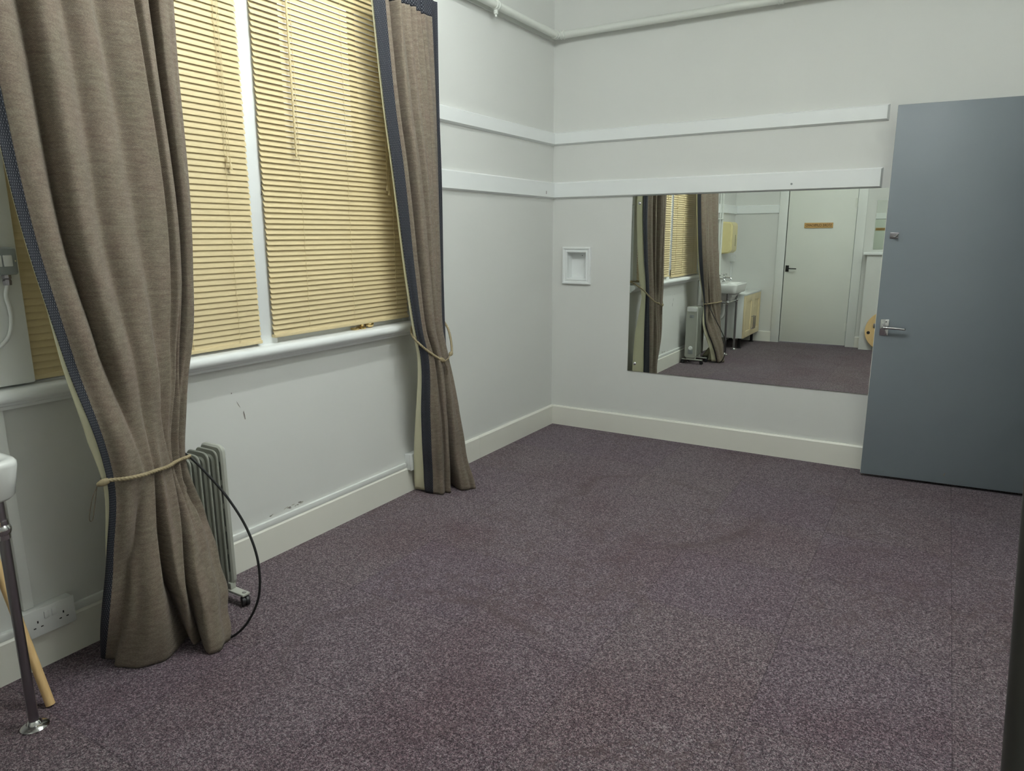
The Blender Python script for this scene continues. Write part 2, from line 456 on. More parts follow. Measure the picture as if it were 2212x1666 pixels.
# chips and scuffs in the wall paint below the window
def chip(parent, y, z, ly, lz, ang, key, nm='paint_chip', x=0.0006):
    pts = []
    for k in range(11):
        a = 2*math.pi*k/11; r = 0.6 + 0.4*random.random()
        py, pz = math.cos(a)*ly*r, math.sin(a)*lz*r
        pts.append((y + py*math.cos(ang) - pz*math.sin(ang), z + py*math.sin(ang) + pz*math.cos(ang)))
    return MB().prism(pts, 'x', x-0.0008, x).build(nm, key, parent)
chip(wall_left, -2.628, 0.640, 0.004, 0.026, 0.15, 'chip_dark')
chip(wall_left, -2.652, 0.690, 0.0015, 0.02, 0.5, 'chip_dark')
chip(wall_left, -2.679, 0.741, 0.0025, 0.004, 0, 'chip_dark')
for k in range(16):
    chip(wall_left, -2.478 + random.uniform(-.075, .12), 0.176 + random.uniform(0, .012), random.uniform(.004, .014), random.uniform(.002, .005), random.uniform(-.4, .4), random.choice(('chip_plaster', 'chip_plaster', 'chip_plaster', 'chip_dark')))

# ------------------------------------------------------------------ window
win = thing('window_1', (0, (W0+W1)/2, WZ0), 'white painted timber window behind the beige blinds', 'window', kind='structure')
fr = MB()
FX0, FX1 = -0.13, -0.022
MY0, MY1 = -2.527, -2.425
fr.box(FX0, W0, WZ0, FX1, W0+0.05, WZ1, 0.004).box(FX0, W1-0.05, WZ0, FX1, W1, WZ1, 0.004)
fr.box(FX0, W0+0.05, WZ1-0.06, FX1-0.001, W1-0.05, WZ1, 0.004).box(FX0, W0+0.05, WZ0, FX1-0.001, W1-0.05, WZ0+0.05, 0.004)
frame = fr.build('window_frame', 'frame_white', win)
mul = MB().box(FX0, MY0, WZ0+0.02, -0.007, MY1, WZ1, 0.006).build('mullion', 'trim_white', win)
for k in range(9):
    chip(mul, -2.452 + random.uniform(-.006, .008), 1.535 + random.uniform(-.03, .02), random.uniform(.0015, .004), random.uniform(.003, .009), random.uniform(-.6, .6), 'chip_dark', 'scuff', -0.0067)
for a, b in ((W0+0.05, MY0), (MY1, W1-0.05)):
    s = MB(); t = 0.05; x0, x1 = -0.115, -0.07
    s.box(x0, a, WZ0+0.05, x1, a+t, WZ1-0.06, .004).box(x0, b-t, WZ0+0.05, x1, b, WZ1-0.06, .004)
    s.box(x0, a+t, WZ0+0.05, x1, b-t, WZ0+0.05+t, .004).box(x0, a+t, WZ1-0.06-t, x1, b-t, WZ1-0.06, .004)
    sash = s.build('sash', 'frame_white', win)
    MB().box(-0.095, a+t, WZ0+0.1, -0.091, b-t, WZ1-0.06-t).build('pane', 'glass', sash)
# casing boards around the opening
MB().box(-0.001, W0-0.105, WZ0+0.0315, 0.030, W0+0.006, WZ1+0.09, 0.005).build('casing', 'frame_white', win)
MB().box(-0.001, W1-0.006, WZ0+0.0315, 0.018, W1+0.095, WZ1+0.09, 0.005).build('casing', 'frame_white', win)
MB().box(-0.001, W0+0.007, WZ1-0.006, 0.018, W1-0.007, WZ1+0.09, 0.005).build('casing', 'frame_white', win)
# sill: rounded nose, small bed mould under it
pr = [(-0.05, 0.868), (0.035, 0.868)]
for k in range(9):
    a = -math.pi/2 + math.pi*k/8; pr.append((0.042 + 0.0205*math.cos(a), 0.8885 + 0.0205*math.sin(a)))
pr += [(-0.05, 0.911)]
sill = MB().prism([(max(a, -0.05), b) for a, b in pr], 'y', W0+0.001, W1-0.001).prism([(max(a, 0.0005), b) for a, b in pr], 'y', -3.62, W0+0.001).prism([(max(a, 0.0005), b) for a, b in pr], 'y', W1-0.001, -1.425).build('window_sill', 'trim_white', win, angle=50)
MB().prism([(0, 0.842), (0.022, 0.846), (0.026, 0.856), (0.040, 0.862), (0.044, 0.869), (0, 0.869)], 'y', -3.62, -1.43).build('bed_mould', 'trim_white', win)
# brass window fastener at the foot of the sash
bf = thing('window_fastener', (-0.006, -1.91, 0.910), 'small brass window fastener on the sill below the right blind', 'window fastener')
MB().box(-0.02, -1.985, 0.9102, 0.008, -1.955, 0.920, .001).sphere((-0.004, -1.968, 0.917), 0.006).build('keeper', 'brass', bf)
MB().box(-0.022, -1.945, 0.9102, 0.012, -1.915, 0.9205, .001).lathe([(0.013, 0), (0.0135, 0.006), (0.009, 0.010), (0.010, 0.018), (0.013, 0.022), (0.007, 0.027)], (-0.002, -1.928, 0.914), (0, 0, 1), 18).build('catch', 'brass', bf)
MB().lathe([(0.007, 0), (0.008, 0.012), (0.014, 0.018), (0.0165, 0.028), (0.0165, 0.038), (0.012, 0.046), (0.005, 0.049)], (0.0, -1.905, 0.9275), (0, 1, 0), 20).build('knob', 'brass', bf)

# outside: brick walls added to block the sky, open at one gap
tag(MB().box(-2.25, 0.45, -0.1, -1.95, 3.5, 6.0).box(-2.25, -22.0, -0.1, -1.95, -0.57, 6.0).build('outside_sky_mask', 'brick_outside'), 'dark brick walls added outside to mask the sky behind the blind slats', 'sky mask')

# ------------------------------------------------------------------ venetian blinds
def blind(y0, y1, zb, zt, tilt, label, wand_y, cords, ladders):
    b = thing('venetian_blind', (0.005, (y0+y1)/2, zb), label, 'window blind', 'beige slatted blinds in the window')
    pitch, w, X = 0.0215, 0.0255, 0.005
    s = MB(); n = int((zt-zb-0.03)/pitch)
    for i in range(n):
        z = zb + 0.022 + i*pitch
        tl = tilt + random.uniform(-0.007, 0.007)
        ya, yb = y0 + random.uniform(-.0012, .0012), y1 + random.uniform(-.0012, .0012)
        prof = []
        for k in range(6):          # curved slat, convex to the room, low edge to the room
            q = -1 + 2*k/5
            lx = q*w/2; ly = 0.0011*(1-q*q)
            prof.append((X - lx*math.cos(tl) + ly*math.sin(tl), z + lx*math.sin(tl) + ly*math.cos(tl)))
        vs = []; c = 0.004
        for yy, sh in ((ya, 1), (ya+c, 0), (yb-c, 0), (yb, 1)):
            for k, p in enumerate(prof):
                if sh:
                    f = 0.62
                    mid = ((prof[2][0]+prof[3][0])/2, (prof[2][1]+prof[3][1])/2)
                    vs.append((mid[0]+(p[0]-mid[0])*f, yy, mid[1]+(p[1]-mid[1])*f))
                else: vs.append((p[0], yy, p[1]))
        fs = []
        for r in range(3):
            for k in range(5): fs.append([r*6+k, r*6+k+1, (r+1)*6+k+1, (r+1)*6+k])
        s.add(vs, fs)
    s.build('slats', 'slat', b, angle=60, recalc=False)
    MB().box(X-0.012, y0, zb, X+0.012, y1, zb+0.014, 0.003).build('bottom_rail', 'slat', b)
    MB().box(X-0.016, y0, zt, X+0.016, y1, zt+0.028, 0.003).build('head_rail', 'slat', b)
    for yl in ladders:
        path = []
        for i in range(n*2):
            path.append((X+0.0068+0.0012*(i % 2), yl + 0.0015*math.sin(i*0.9), zb+0.012+i*pitch/2))
        path.append((X+0.008, yl, zt))
        MB().tube(path, 0.0009, 5).build('ladder_cord', 'slat', b)
    if wand_y:
        MB().tube([(X+0.024, wand_y, zt+0.01), (X+0.024, wand_y+0.004, 1.66)], 0.0045, 6).build('tilt_wand', 'slat', b)
    for (yc, zc1, zc2) in cords:
        pc = MB()
        pc.tube([(X+0.018, yc-0.003, zt+0.01), (X+0.016, yc-0.002, 1.9), (X+0.015, yc-0.006, zc1+0.02)], 0.001, 6)
        pc.tube([(X+0.018, yc+0.004, zt+0.01), (X+0.016, yc+0.004, 1.9), (X+0.015, yc+0.006, zc2+0.02)], 0.001, 6)
        co = pc.build('pull_cord', 'slat', b)
        for yy, zz in ((yc-0.006, zc1), (yc+0.006, zc2)):
            MB().lathe([(0.0065, 0), (0.0062, 0.004), (0.0035, 0.022), (0.002, 0.026)], (X+0.016, yy, zz), (0, 0, 1), 12).build('tassel', 'slat', co)
    return b
blind(-3.385, -2.522, 0.920, WZ1-0.035, math.radians(70), 'wide beige slatted blind partly behind the nearer brown curtain', None, [(-2.615, 1.615, 1.59)], (-3.2, -2.83, -2.625))
blind(-2.458, -1.597, 0.934, WZ1-0.035, math.radians(63.2), 'beige slatted blind between the white mullion and the further curtain', -2.297, [(-1.725, 1.555, 1.535)], (-2.262, -1.985, -1.685))

# ------------------------------------------------------------------ curtains
def hermite(zs, vals, z):
    """zs descending keys; smooth interpolation of vals (arrays)"""
    zs = np.array(zs, float); V = np.array(vals, float)
    if z >= zs[0]: return V[0]
    if z <= zs[-1]: return V[-1]
    i = int(np.searchsorted(-zs, -z) - 1); i = max(0, min(i, len(zs)-2))
    T = []
    for j in (i, i+1):
        if j == 0: T.append((V[1]-V[0])/(zs[1]-zs[0]))
        elif j == len(zs)-1: T.append((V[j]-V[j-1])/(zs[j]-zs[j-1]))
        else: T.append(0.5*((V[j+1]-V[j])/(zs[j+1]-zs[j]) + (V[j]-V[j-1])/(zs[j]-zs[j-1])))
    h = zs[i+1]-zs[i]; t = (z-zs[i])/h
    return ((2*t**3-3*t*t+1)*V[i] + (t**3-2*t*t+t)*h*T[0] + (-2*t**3+3*t*t)*V[i+1] + (t**3-t*t)*h*T[1])
def lerpk(keys, z):
    ks = sorted(keys, key=lambda k: -k[0])
    return np.array([np.interp(-z, [-k[0] for k in ks], [k[1][j] for k in ks]) for j in range(len(ks[0][1]))])

class Drape:
    def __init__(s, keys, folds, width, ripple, body=1.0):
        s.body = body
        s.zs = [k[0] for k in keys]; s.pts = [k[1] for k in keys]; s.folds = folds; s.W = width; s.ripple = ripple
    def plan(s, u, z, fold=1.0, off=0.0):
        P = hermite(s.zs, s.pts, z); n = len(P)-1
        f = u*n/s.body if n == 4 and s.body == 1.0 else (u*4/s.body if u < s.body else 4 + (u-s.body)/(1-s.body))
        f = min(max(f, 0.0), n); i = min(int(f), n-1); t = f-i
        a, b, c, d = P[max(i-1, 0)], P[i], P[i+1], P[min(i+2, n)]
        p = 0.5*((2*b)+(c-a)*t+(2*a-5*b+4*c-d)*t*t+(3*b-a-3*c+d)*t**3)
        g = 0.5*((c-a)+2*(2*a-5*b+4*c-d)*t+3*(3*b-a-3*c+d)*t*t)
        g = g/np.linalg.norm(g)
        nrm = np.array([g[1], -g[0]])           # towards the room
        D = 0.0
        for keysf in s.folds:
            cen, dep, wid = lerpk(keysf, z)
            q = abs(u-cen*s.body)/(wid*s.body)
            D -= dep*math.exp(-q**(1.7 if wid > 0.034 else 2.6))
        D += s.ripple(u, z)
        return p + nrm*(D*fold + off)
    def surface(s, u0, u1, z0, z1, nu, nv, fold=1.0, off=0.0, flip=False):
        vs = []; fs = []; uv = []
        for j in range(nv+1):
            q = j/nv; z = z1 + (z0-z1)*q
            for i in range(nu+1):
                u = u0 + (u1-u0)*i/nu
                p = s.plan(u, z, fold, off); vs.append((p[0], p[1], z)); uv.append((u*s.W, z))
        for j in range(nv):
            for i in range(nu):
                a = j*(nu+1)+i
                fs.append([a, a+1, a+nu+2, a+nu+1])
        return vs, fs, uv
    def lining(s, parent, ext0, ext1, dir0, dir1, z0, z1, nu=150, nv=120):
        vs = []; fs = []
        for j in range(nv+1):
            z = z1 + (z0-z1)*j/nv
            row = [s.plan(u, z, 1.0, -0.012) for u in np.linspace(0.0, 1.0, nu)]
            e0 = np.interp(-z, [-k[0] for k in ext0], [k[1] for k in ext0]); e1 = np.interp(-z, [-k[0] for k in ext1], [k[1] for k in ext1])
            a = [row[0] + np.array(dir0)*e0*k/4 for k in (4, 3, 2, 1)]; b = [row[-1] + np.array(dir1)*e1*k/4 for k in (1, 2, 3, 4)]
            row = a + row + b; m = len(row)
            vs += [(p[0], p[1], z) for p in row]
        for j in range(nv):
            for i in range(m-1):
                q = j*m+i; fs.append([q, q+1, q+m+1, q+m])
        return MB().add(vs, fs).build('lining', 'lining_cream', parent, angle=180, recalc=False, solid=0.0012, soff=0.0)
    def part(s, name, mat, parent, u0, u1, z0, z1, nu, nv, fold=1.0, off=0.0, solid=0.0025):
        vs, fs, uv = s.surface(u0, u1, z0, z1, nu, nv, fold, off)
        return MB().add(vs, fs).build(name, mat, parent, angle=180, uvs=uv, recalc=False, solid=solid, soff=0.0)

def loop_round(D, zf, off_front=0.010, off_back=-0.035, n=40):
    front = [Vector((*D.plan(u, zf(u), 0.35, off_front), zf(u))) for u in np.linspace(0.0, D.body, n)]
    return front

# nearer curtain
K1 = [(2.45, [(.150, -3.530), (.170, -3.36), (.165, -3.20), (.150, -3.02), (.175, -2.885)]),
      (1.90, [(.165, -3.470), (.200, -3.33), (.195, -3.17), (.175, -3.00), (.178, -2.906)]),
      (1.36, [(.200, -3.435), (.235, -3.32), (.232, -3.17), (.212, -3.00), (.205, -2.926)]),
      (1.00, [(.240, -3.392), (.272, -3.29), (.265, -3.17), (.240, -3.05), (.225, -2.976)]),
      (0.63, [(.286, -3.343), (.315, -3.27), (.302, -3.19), (.268, -3.11), (.232, -3.050)]),
      (0.40, [(.262, -3.360), (.320, -3.30), (.335, -3.20), (.325, -3.10), (.268, -3.020)]),
      (0.15, [(.210, -3.380), (.300, -3.33), (.370, -3.23), (.408, -3.13), (.362, -3.040)]),
      (0.004, [(.120, -3.345), (.238, -3.352), (.345, -3.25), (.428, -3.15), (.392, -3.070)])]
F1 = [[(2.45, (.23, .060, .045)), (1.3, (.23, .070, .040)), (1.0, (.25, .060, .045)), (.63, (.36, .012, .06)), (.35, (.16, .035, .05)), (0, (.14, .015, .05))],
      [(2.45, (.41, .055, .050)), (1.3, (.43, .042, .055)), (.8, (.47, .028, .045)), (.63, (.475, .020, .028)), (.45, (.455, .085, .030)), (.25, (.475, .105, .034)), (0, (.55, .14, .046))],
      [(2.45, (.56, .050, .045)), (1.3, (.60, .040, .05)), (.8, (.66, .03, .045)), (.63, (.71, .018, .025)), (.4, (.645, .045, .024)), (.25, (.615, .065, .026)), (0, (.645, .11, .045))],
      [(2.45, (.735, .030, .016)), (1.3, (.745, .026, .016)), (.63, (.76, .010, .03)), (0, (.78, .0, .04))],
      [(2.45, (.84, .062, .021)), (1.3, (.845, .064, .020)), (.9, (.845, .050, .017)), (.63, (.835, .026, .015)), (.5, (.80, .012, .02)), (.4, (.78, .0, .02)), (0, (.78, .0, .03))],
      [(1.0, (.90, .0, .03)), (.64, (.875, .026, .018)), (.56, (.875, .085, .028)), (.48, (.885, .10, .040)), (.43, (.91, .03, .045)), (.37, (.95, .0, .05))],
      [(1.2, (.80, .0, .02)), (.9, (.80, .03, .018)), (.63, (.78, .022, .015)), (.4, (.74, .0, .02))]]
def rip1(u, z):
    a = 0.004*math.sin(u*43 + 1.7*z) + 0.003*math.sin(u*21 - 4*z + 1)
    if z < 1.3: a += 0.005*math.sin(17*z + 9*u)*math.exp(-((z-.85)/.3)**2)
    if z < .5: a += 0.006*math.sin(30*z*(0.6+u))*u*(1-z/.5)
    return a
K1 = [(z, P + [(P[4][0]-0.060, P[4][1]+0.025) if z > .7 else (P[4][0]-0.028, P[4][1]+.004)]) for z, P in K1]
D1 = Drape(K1, F1, 1.10, rip1, 0.93)
c1 = thing('curtain', (0.25, -3.2, 0.0), 'nearer long taupe curtain tied back in front of the oil heater', 'curtain', 'tied back curtains at the window')
D1.part('face_cloth', 'fabric', c1, 0.07, 0.96, 0.004, 2.37, 260, 190)
D1.part('border_band', 'band', c1, 0.0, 0.07, 0.004, 2.45, 14, 170)
D1.part('border_band', 'band', c1, 0.96, 1.0, 0.004, 2.45, 14, 170)
D1.part('header_band', 'band', c1, 0.07, 0.96, 2.37, 2.45, 200, 6)
D1.lining(c1, [(2.4, .0005), (1.15, .0005), (1.0, .010), (.75, .022), (.63, .012), (.5, .010), (.40, .006), (.34, .001), (0, .001)], [(2.4, .01), (.6, .01), (.3, .04), (0, .05)], (-.7, -.7), (-.95, .3), 0.012, 2.42)

# further curtain
K2 = [(2.43, [(.135, -1.915), (.170, -1.80), (.170, -1.68), (.160, -1.56), (.135, -1.452)]),
      (1.90, [(.148, -1.872), (.192, -1.77), (.195, -1.65), (.172, -1.52), (.112, -1.428)]),
      (1.65, [(.152, -1.838), (.202, -1.74), (.205, -1.63), (.172, -1.51), (.097, -1.403)]),
      (1.15, [(.166, -1.782), (.212, -1.71), (.218, -1.62), (.188, -1.51), (.112, -1.425)]),
      (0.88, [(.180, -1.748), (.222, -1.69), (.226, -1.61), (.200, -1.52), (.130, -1.448)]),
      (0.75, [(.180, -1.716), (.230, -1.657), (.234, -1.59), (.208, -1.525), (.145, -1.468)]),
      (0.45, [(.150, -1.690), (.228, -1.640), (.262, -1.575), (.248, -1.495), (.165, -1.415)]),
      (0.15, [(.118, -1.645), (.205, -1.605), (.246, -1.545), (.274, -1.455), (.185, -1.375)]),
      (0.004, [(.098, -1.612), (.195, -1.590), (.236, -1.525), (.302, -1.432), (.195, -1.360)])]
F2 = [[(2.43, (.215, .055, .03)), (1.6, (.215, .065, .032)), (.88, (.235, .05, .03)), (.75, (.25, .025, .03)), (.4, (.30, .02, .03)), (0, (.33, .03, .04))],
      [(2.43, (.34, .026, .022)), (1.6, (.38, .032, .028)), (.88, (.42, .026, .028)), (.75, (.44, .012, .03)), (.5, (.45, .085, .034)), (0, (.50, .13, .04))],
      [(2.43, (.60, .035, .05)), (1.6, (.60, .04, .05)), (.88, (.62, .028, .04)), (.75, (.64, .012, .04)), (.4, (.66, .015, .05)), (0, (.68, .02, .05))],
      [(2.43, (.745, .03, .028)), (1.6, (.735, .035, .03)), (.88, (.73, .022, .03)), (.75, (.74, .015, .03)), (0, (.86, .01, .04))],
      [(2.43, (.44, .018, .02)), (2.1, (.45, .012, .02)), (1.6, (.48, .008, .02)), (.88, (.52, .012, .025)), (.75, (.53, .012, .025)), (0, (.58, .0, .03))]]
def rip2(u, z):
    a = 0.0025*math.sin(u*60 + 2*z) + 0.002*math.sin(u*31 - 3*z)
    if z > 2.15 and 0.18 < u < 0.52: a += 0.012*((z-2.15)/.28)*math.sin((u-.18)*2*math.pi/0.075)
    if z < .5: a += 0.004*math.sin(26*z + 8*u)*(1-z/.5)
    return a
K2 = [(z, P[:3] + ([(P[3][0]-.010, P[3][1]-.035), (P[4][0]+.016, P[4][1]-.020)] if z > .8 else P[3:])) for z, P in K2]
D2 = Drape(K2, F2, 0.80, rip2)
c2 = thing('curtain', (0.2, -1.55, 0.0), 'further long taupe curtain tied back beside the room corner', 'curtain', 'tied back curtains at the window')
D2.part('face_cloth', 'fabric', c2, 0.135, 0.885, 0.004, 2.355, 190, 190)
D2.part('border_band', 'band', c2, 0.0, 0.135, 0.004, 2.43, 26, 170)
D2.part('border_band', 'band', c2, 0.885, 1.0, 0.004, 2.43, 26, 170)
D2.part('header_band', 'band', c2, 0.135, 0.885, 2.355, 2.43, 190, 6)
D2.lining(c2, [(2.4, .001), (1.9, .005), (1.2, .011), (.88, .013), (.75, .018), (.5, .030), (.2, .062), (0, .072)], [(2.4, .015), (1.7, .05), (.95, .05), (.8, .03), (.5, .08), (.2, .10), (0, .10)], (-.97, -.1), (-.95, .12), 0.008, 2.41)

tag(MB().box(0.034, -3.65, 2.405, 0.048, -1.47, 2.428, 0.003).box(0.018, -3.62, 2.41, 0.04, -3.60, 2.425).box(0.018, -1.52, 2.41, 0.04, -1.50, 2.425).build('curtain_track', 'plastic_white'),
    'white curtain track behind the heading of the curtains', 'curtain track')

# rope tie-backs
def knob_tassel(parent, p, d, r=0.013, l=0.034):
    return MB().lathe([(0.004, 0), (r*0.75, 0.003), (r, l*0.3), (r*0.95, l*0.6), (r*0.6, l*0.9), (r*0.3, l)], p, d, 18).build('knob', 'cord_gold', parent)
tb = thing('tieback_rope', (0.26, -3.19, 0.62), 'gold twisted rope tied around the nearer curtain', 'curtain tieback', 'rope tiebacks on the curtains')
fr1 = loop_round(D1, lambda u: 0.640 - 0.018*u, 0.012)
back = [(0.210, -3.050, 0.620), (0.213, -3.12, 0.622), (0.23, -3.24, 0.63), (0.262, -3.345, 0.638)]
MB().rope(spline([tuple(p) for p in fr1[::3]] + back, 8), 0.0062).build('rope', 'cord_gold', tb)
k0 = fr1[0]
knob_tassel(tb, k0 + Vector((0.0, 0.006, 0.0)), (-0.35, -0.9, -0.25), 0.011, 0.036)
MB().tube(spline([tuple(k0+Vector((-.010, -.026, -.010))), tuple(k0+Vector((-.008, -.048, -.05))), tuple(k0+Vector((-.006, -.062, -.10))), tuple(k0+Vector((-.010, -.052, -.108))), tuple(k0+Vector((-.012, -.040, -.07))), tuple(k0+Vector((-.012, -.026, -.012)))], 8), 0.0011, 6).build('hanging_loop', 'brown_thread', tb)

tb2 = thing('tieback_rope', (0.19, -1.6, 0.75), 'gold twisted rope hooked around the further curtain', 'curtain tieback', 'rope tiebacks on the curtains')
MB().rope(spline([(0.012, -1.435, 0.945), (0.07, -1.60, 0.93), (0.125, -1.715, 0.885), (0.172, -1.742, 0.845), (0.206, -1.705, 0.795), (0.232, -1.655, 0.752), (0.240, -1.632, 0.737)], 10), 0.0062).build('rope', 'cord_gold', tb2)
MB().rope(spline([(0.012, -1.43, 0.94), (0.07, -1.415, 0.92), (0.135, -1.432, 0.875), (0.178, -1.462, 0.82), (0.216, -1.505, 0.772), (0.236, -1.535, 0.757)], 10), 0.0062).build('rope', 'cord_gold', tb2)
knob_tassel(tb2, (0.241, -1.637, 0.742), (0.15, 0.75, -0.5), 0.012, 0.034)
knob_tassel(tb2, (0.236, -1.532, 0.759), (0.1, -0.8, -0.35), 0.011, 0.030)
MB().tube(spline([(0.244, -1.612, 0.724), (0.248, -1.585, 0.735), (0.242, -1.555, 0.748)], 6), 0.0025, 6).build('thread', 'cord_gold', tb2)
MB().tube(spline([(0.245, -1.612, 0.722), (0.25, -1.600, 0.69), (0.25, -1.598, 0.655), (0.248, -1.588, 0.665), (0.246, -1.596, 0.70), (0.245, -1.612, 0.722)], 6), 0.0016, 6).build('hanging_loop', 'brown_thread', tb2)
MB().lathe([(0.012, 0), (0.012, 0.004), (0.004, 0.006), (0.004, 0.02), (0.007, 0.024)], (0.0, -1.432, 0.945), (1, 0, 0), 14).build('wall_hook', 'brass', tb2)

# ------------------------------------------------------------------ oil filled heater
ht = thing('oil_heater', (0.13, -3.0, 0.0), 'grey oil filled heater on castors half behind the nearer curtain', 'heater')
def rrect(cx, cz, hw, hh, r, n=6):
    pts = []
    for (sx, sz, a0) in ((1, 1, 0), (-1, 1, 90), (-1, -1, 180), (1, -1, 270)):
        for k in range(n+1):
            a = math.radians(a0 + 90*k/n)
            pts.append((cx + sx*(hw-r) + r*math.cos(a), cz + sz*(hh-r) + r*math.sin(a)))
    return pts
def plate(m, y0, y1, cx, cz, hw, hh, r, bev):
    a = rrect(cx, cz, hw-bev, hh-bev, r-bev); b = rrect(cx, cz, hw, hh, r); n = len(a)
    vs = [(p[0], y0, p[1]) for p in a] + [(p[0], y0+bev, p[1]) for p in b] + [(p[0], y1-bev, p[1]) for p in b] + [(p[0], y1, p[1]) for p in a]
    fs = [list(range(n))[::-1], [3*n+i for i in range(n)]]
    for q in range(3):
        for i in range(n): fs.append([q*n+i, q*n+(i+1) % n, (q+1)*n+(i+1) % n, (q+1)*n+i])
    m.add(vs, fs)
HX, HW = 0.1345, 0.0615
for k in range(7):
    y = -2.906 - 0.0355*k
    m = MB()
    plate(m, y-0.004, y+0.004, HX, 0.335, HW, 0.262, 0.028, 0.0025)
    plate(m, y-0.011, y+0.011, HX, 0.335, HW-0.014, 0.245, 0.024, 0.006)      # pressed oil channel
    for zz in (0.12, 0.54): m.tube([(HX, y-0.024, zz), (HX, y+0.024, zz)], 0.022, 14)
    for zz in (0.20, 0.29, 0.38, 0.47): m.box(HX+HW-0.030, y-0.0115, zz-0.03, HX+HW-0.026, y+0.0115, zz+0.03, .001)
    m.build('fin', 'radiator_enamel', ht)
m = MB(); plate(m, -2.890, -2.868, HX, 0.335, HW, 0.272, 0.026, 0.006)
pn = m.build('control_panel', 'radiator_panel', ht)
m = MB(); plate(m, -2.869, -2.862, HX, 0.575, HW-0.010, 0.022, 0.012, 0.003); m.build('handle_recess', 'plastic_white', pn)
MB().box(HX-0.022, -2.870, 0.488, HX+0.022, -2.8655, 0.518, .001).build('display', 'plastic_grey', pn)
MB().box(HX-0.024, -2.870, 0.105, HX+0.024, -2.8655, 0.150, .001).build('vent', 'plastic_grey', pn)
MB().lathe([(0.022, 0), (0.021, 0.006), (0.017, 0.010)], (HX, -2.868, 0.168), (0, 1, 0), 20).build('dial', 'plastic_white', pn)
for k in range(5): MB().box(HX+HW-0.014, -2.8906, 0.12+0.09*k, HX+HW-0.011, -2.8895, 0.19+0.09*k).build('slot', 'rubber', pn)
for y in (-2.885, -3.055):
    f = MB().box(0.045, y-0.017, 0.040, 0.262, y+0.017, 0.050, .004).box(0.09, y-0.012, 0.05, 0.19, y+0.012, 0.075, .003).build('foot_bracket', 'radiator_panel', ht)
    for x in (0.052, 0.252):
        MB().lathe([(0.008, 0), (0.008, 0.003), (0.004, 0.005)], (x-0.003, y, 0.0495), (0, 0, 1), 12).build('bolt', 'chrome', f)
        MB().lathe([(0.015, -0.015), (0.019, -0.012), (0.019, -0.003), (0.014, -0.002), (0.014, 0.002), (0.019, 0.003), (0.019, 0.012), (0.015, 0.015)], (x, y, 0.0195), (0.5, 1, 0), 22).box(x-0.008, y-0.006, 0.02, x+0.008, y+0.006, 0.041, .003).build('castor', 'plastic_dark', f)
cab = spline([(0.20, -3.06, 0.640), (0.245, -3.045, 0.622), (0.300, -3.01, 0.545), (0.355, -2.985, 0.465), (0.415, -2.972, 0.37), (0.462, -2.976, 0.265), (0.472, -2.992, 0.15), (0.445, -3.025, 0.06), (0.405, -3.058, 0.012), (0.365, -3.072, 0.006), (0.30, -3.045, 0.006)], 10)
MB().tube([tuple(p) for p in cab], 0.0042, 10).build('power_cable', 'rubber', ht)

# ------------------------------------------------------------------ sockets, trunking, isolator switch
def holes3(m, y, z, x):
    m.box(x, y-0.002, z+0.006, x+0.0006, y+0.002, z+0.014)
    m.box(x, y-0.014, z-0.010, x+0.0006, y-0.007, z-0.0065).box(x, y+0.007, z-0.010, x+0.0006, y+0.014, z-0.0065)
sk = thing('power_socket', (0.0, -3.443, 0.12), 'white double power socket on the skirting beside the basin legs', 'power socket')
MB().box(0.0, -3.516, 0.122, 0.034, -3.370, 0.208, .003).build('back_box', 'plastic_white', sk)
fp = MB().box(0.032, -3.518, 0.120, 0.043, -3.368, 0.210, .004).build('faceplate', 'plastic_white', sk)
for y in (-3.481, -3.405):
    m = MB(); holes3(m, y, 0.159, 0.0428); m.build('pin_holes', 'plastic_dark', fp)
for y in (-3.454, -3.432): MB().box(0.042, y-0.007, 0.172, 0.046, y+0.007, 0.196, .0015).build('rocker', 'plastic_white', fp)
sk2 = thing('power_socket', (0.0, -1.605, 0.125), 'white single power socket beside the further curtain', 'power socket')
MB().box(0.0, -1.655, 0.126, 0.036, -1.570, 0.212, .003).build('back_box', 'plastic_white', sk2)
fp = MB().box(0.034, -1.657, 0.124, 0.046, -1.568, 0.214, .004).build('faceplate', 'plastic_white', sk2)
m = MB(); holes3(m, -1.600, 0.160, 0.0458); m.build('pin_holes', 'plastic_dark', fp)
MB().box(0.045, -1.640, 0.170, 0.049, -1.627, 0.194, .0015).build('rocker', 'plastic_white', fp)
tag(MB().box(0.0, -3.368, 0.1385, 0.014, -1.658, 0.164, .0012).box(0.0, -4.1, 0.1385, 0.014, -3.519, 0.164, .0012).build('cable_trunking', 'frame_white'),
    'white cable trunking running along the skirting top between the two sockets', 'trunking')
tag(MB().box(0.0, -3.503, 0.209, 0.017, -3.473, 0.846, .003).build('cable_trunking', 'frame_white'),
    'white vertical cable trunking below the sill above the double socket', 'trunking')
iso = thing('isolator_switch', (0.03, -3.43, 1.236), 'grey metal switch box with white rockers on the window casing', 'switch')
MB().box(0.028, -3.492, 1.240, 0.070, -3.398, 1.318, .008, 3).build('housing', 'plastic_grey', iso)
for y in (-3.452, -3.425): MB().box(0.068, y-0.0115, 1.264, 0.075, y+0.0115, 1.296, .002).build('rocker', 'plastic_white', iso)
MB().lathe([(0.0032, 0), (0.003, 0.0015), (0.001, 0.002)], (0.0695, -3.405, 1.279), (1, 0, 0), 10).build('screw', 'chrome', iso)
MB().lathe([(0.012, 0), (0.013, -0.010), (0.010, -0.014), (0.012, -0.018), (0.011, -0.030)], (0.05, -3.425, 1.241), (0, 0, 1), 8).build('cable_gland', 'chrome_dull', iso)
